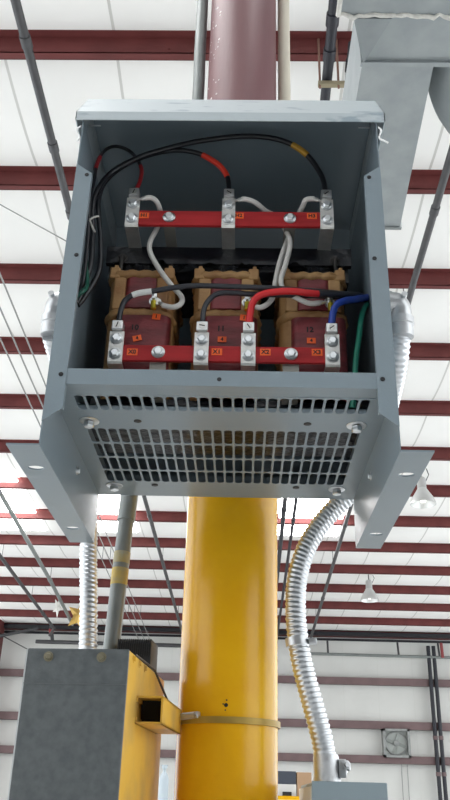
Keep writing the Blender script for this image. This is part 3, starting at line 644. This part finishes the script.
for k in range(4):
    a = k*PI/2+.4; m = MB(); m.box(fx-.06, fx+.06, 22.910, 22.918, fz+.06, fz+.26, Matrix.Rotation(a, 3, 'Y') @ Matrix.Rotation(.45, 3, 'Z'), (fx, 22.910, fz)); m.build('blade', mat('fan_blade', (.30, .32, .30), .5, .3), F)
m = MB(); m.lathe([(.08, 0), (.08, .06), (.05, .08)], (fx, 22.925, fz), (0, -1, 0), 18); m.build('hub', M['fan'], F, True)
for x in (fx+.12, fx+.28):
    m = MB(); m.rod((x, 23.000, fz-.36), (x, 23.080, .8), .012, 6); m.build('power_cord', M['wire'], F)
m = MB(); m.lathe([(.085, 0), (.085, 1.48), (.06, 1.56), (.03, 1.6), (.03, 1.66)], (-1.32, 15, .40), (0, 0, 1), 18)
gc = thing('gas_cylinder', 'pale blue-grey cylinder seen between the cabinet and yellow column', 'cylinder', (-1.32, 15, .40))
m.build('tank', M['gas'], gc, True)
m = MB(); m.lathe([(.05, 0), (.05, .05)], (-1.32, 15, 2.06), (0, 0, 1), 12); m.box(-1.38, -1.26, 14.99, 15.01, 2.10, 2.12); m.build('valve', M['gas'], gc)
m = MB(); m.box(-1.6, -1.04, 14.7, 15.3, 0, .40); tag(m.build('pallet_stand', M['dpipe']), 'low stand under the pale gas cylinder in background', 'stand')
m = MB(); m.box(.45, 1.2, 11.9, 12.6, 0, 1.615)
sh = thing('storage_cabinet', 'pale storage cabinet far behind, right of the yellow column', 'cabinet', (.8, 12.2, 0)); m.build('body', M['offwhite'], sh)
m = MB(); m.box(.45, 1.2, 11.87, 11.9, 1.595, 1.645); o = m.build('top_edge', M['yellow'], sh); o['label'] = 'yellow top edge'
m = MB(); m.box(.45, 1.2, 11.9, 12.6, 1.615, 1.63); m.build('top', M['offwhite'], sh)
m = MB(); m.box(.55, .875, 12.0, 12.4, 1.631, 1.80, bev=.004); tag(m.build('carton', M['offwhite']), 'white carton on the far cabinet under a dark box', 'box')
m = MB(); m.box(.67, .80, 11.90, 11.985, 1.645, 1.70, bev=.004); tag(m.build('small_box', M['ink']), 'small black box before the white carton on far cabinet', 'box')
m = MB(); m.box(.55, .872, 12.0, 12.4, 1.801, 1.975, bev=.004); tag(m.build('storage_bin', M['navy']), 'dark navy box on top of the white carton far behind', 'box')
m = MB(); m.box(.885, 1.10, 12.0, 12.4, 1.631, 1.965, bev=.004); tag(m.build('cardboard_box', M['cardboard']), 'brown cardboard box far behind, left of the right conduit', 'box')
def star(label, c, R, m_, elong=1., rot=0.):
    m = MB(); n = 5; fr_ = m.bm.verts.new((0, -R*.28, 0)); bk = m.bm.verts.new((0, R*.28, 0)); ring = []
    for k in range(10):
        a = rot+k*PI/5; r = R if k % 2 == 0 else R*.46; ring.append(m.bm.verts.new((r*math.sin(a)*elong, 0, r*math.cos(a))))
    for k in range(10): m.face([ring[k], ring[(k+1) % 10], fr_]); m.face([ring[k], ring[(k+1) % 10], bk])
    for v in m.bm.verts: v.co += V(c)
    t = thing('star_balloon', label, 'balloon', c)
    m.build('foil', m_, t)
    q = MB(); q.rod((c[0], c[1], c[2]+R*.5), (c[0], c[1]+.02, zb(c[1])-.0), .006, 6); q.build('string', M['wire'], t)
star('yellow star-shaped foil balloon under the roof, left of the left conduit', (-4.20, 20.3, 5.80), .42, M['foilY'], .85, .25)
star('white foil balloon beside the yellow star under the roof', (-4.64, 19.6, 5.86), .28, M['foilW'], .45, .5)

# ------------------------------------------------------------------ light
w = bpy.data.worlds.new('daylight'); SC.world = w; w.use_nodes = True
bg = w.node_tree.nodes['Background']; bg.inputs['Color'].default_value = (.93, .97, 1., 1); bg.inputs['Strength'].default_value = 1.6
SC.view_settings.view_transform = 'Standard'; SC.view_settings.look = 'None'; SC.view_settings.gamma = 1; SC.view_settings.use_curve_mapping = False
SC.view_settings.exposure = 0.74
SC.cycles.use_denoising = True
SC.cycles.max_bounces = 8
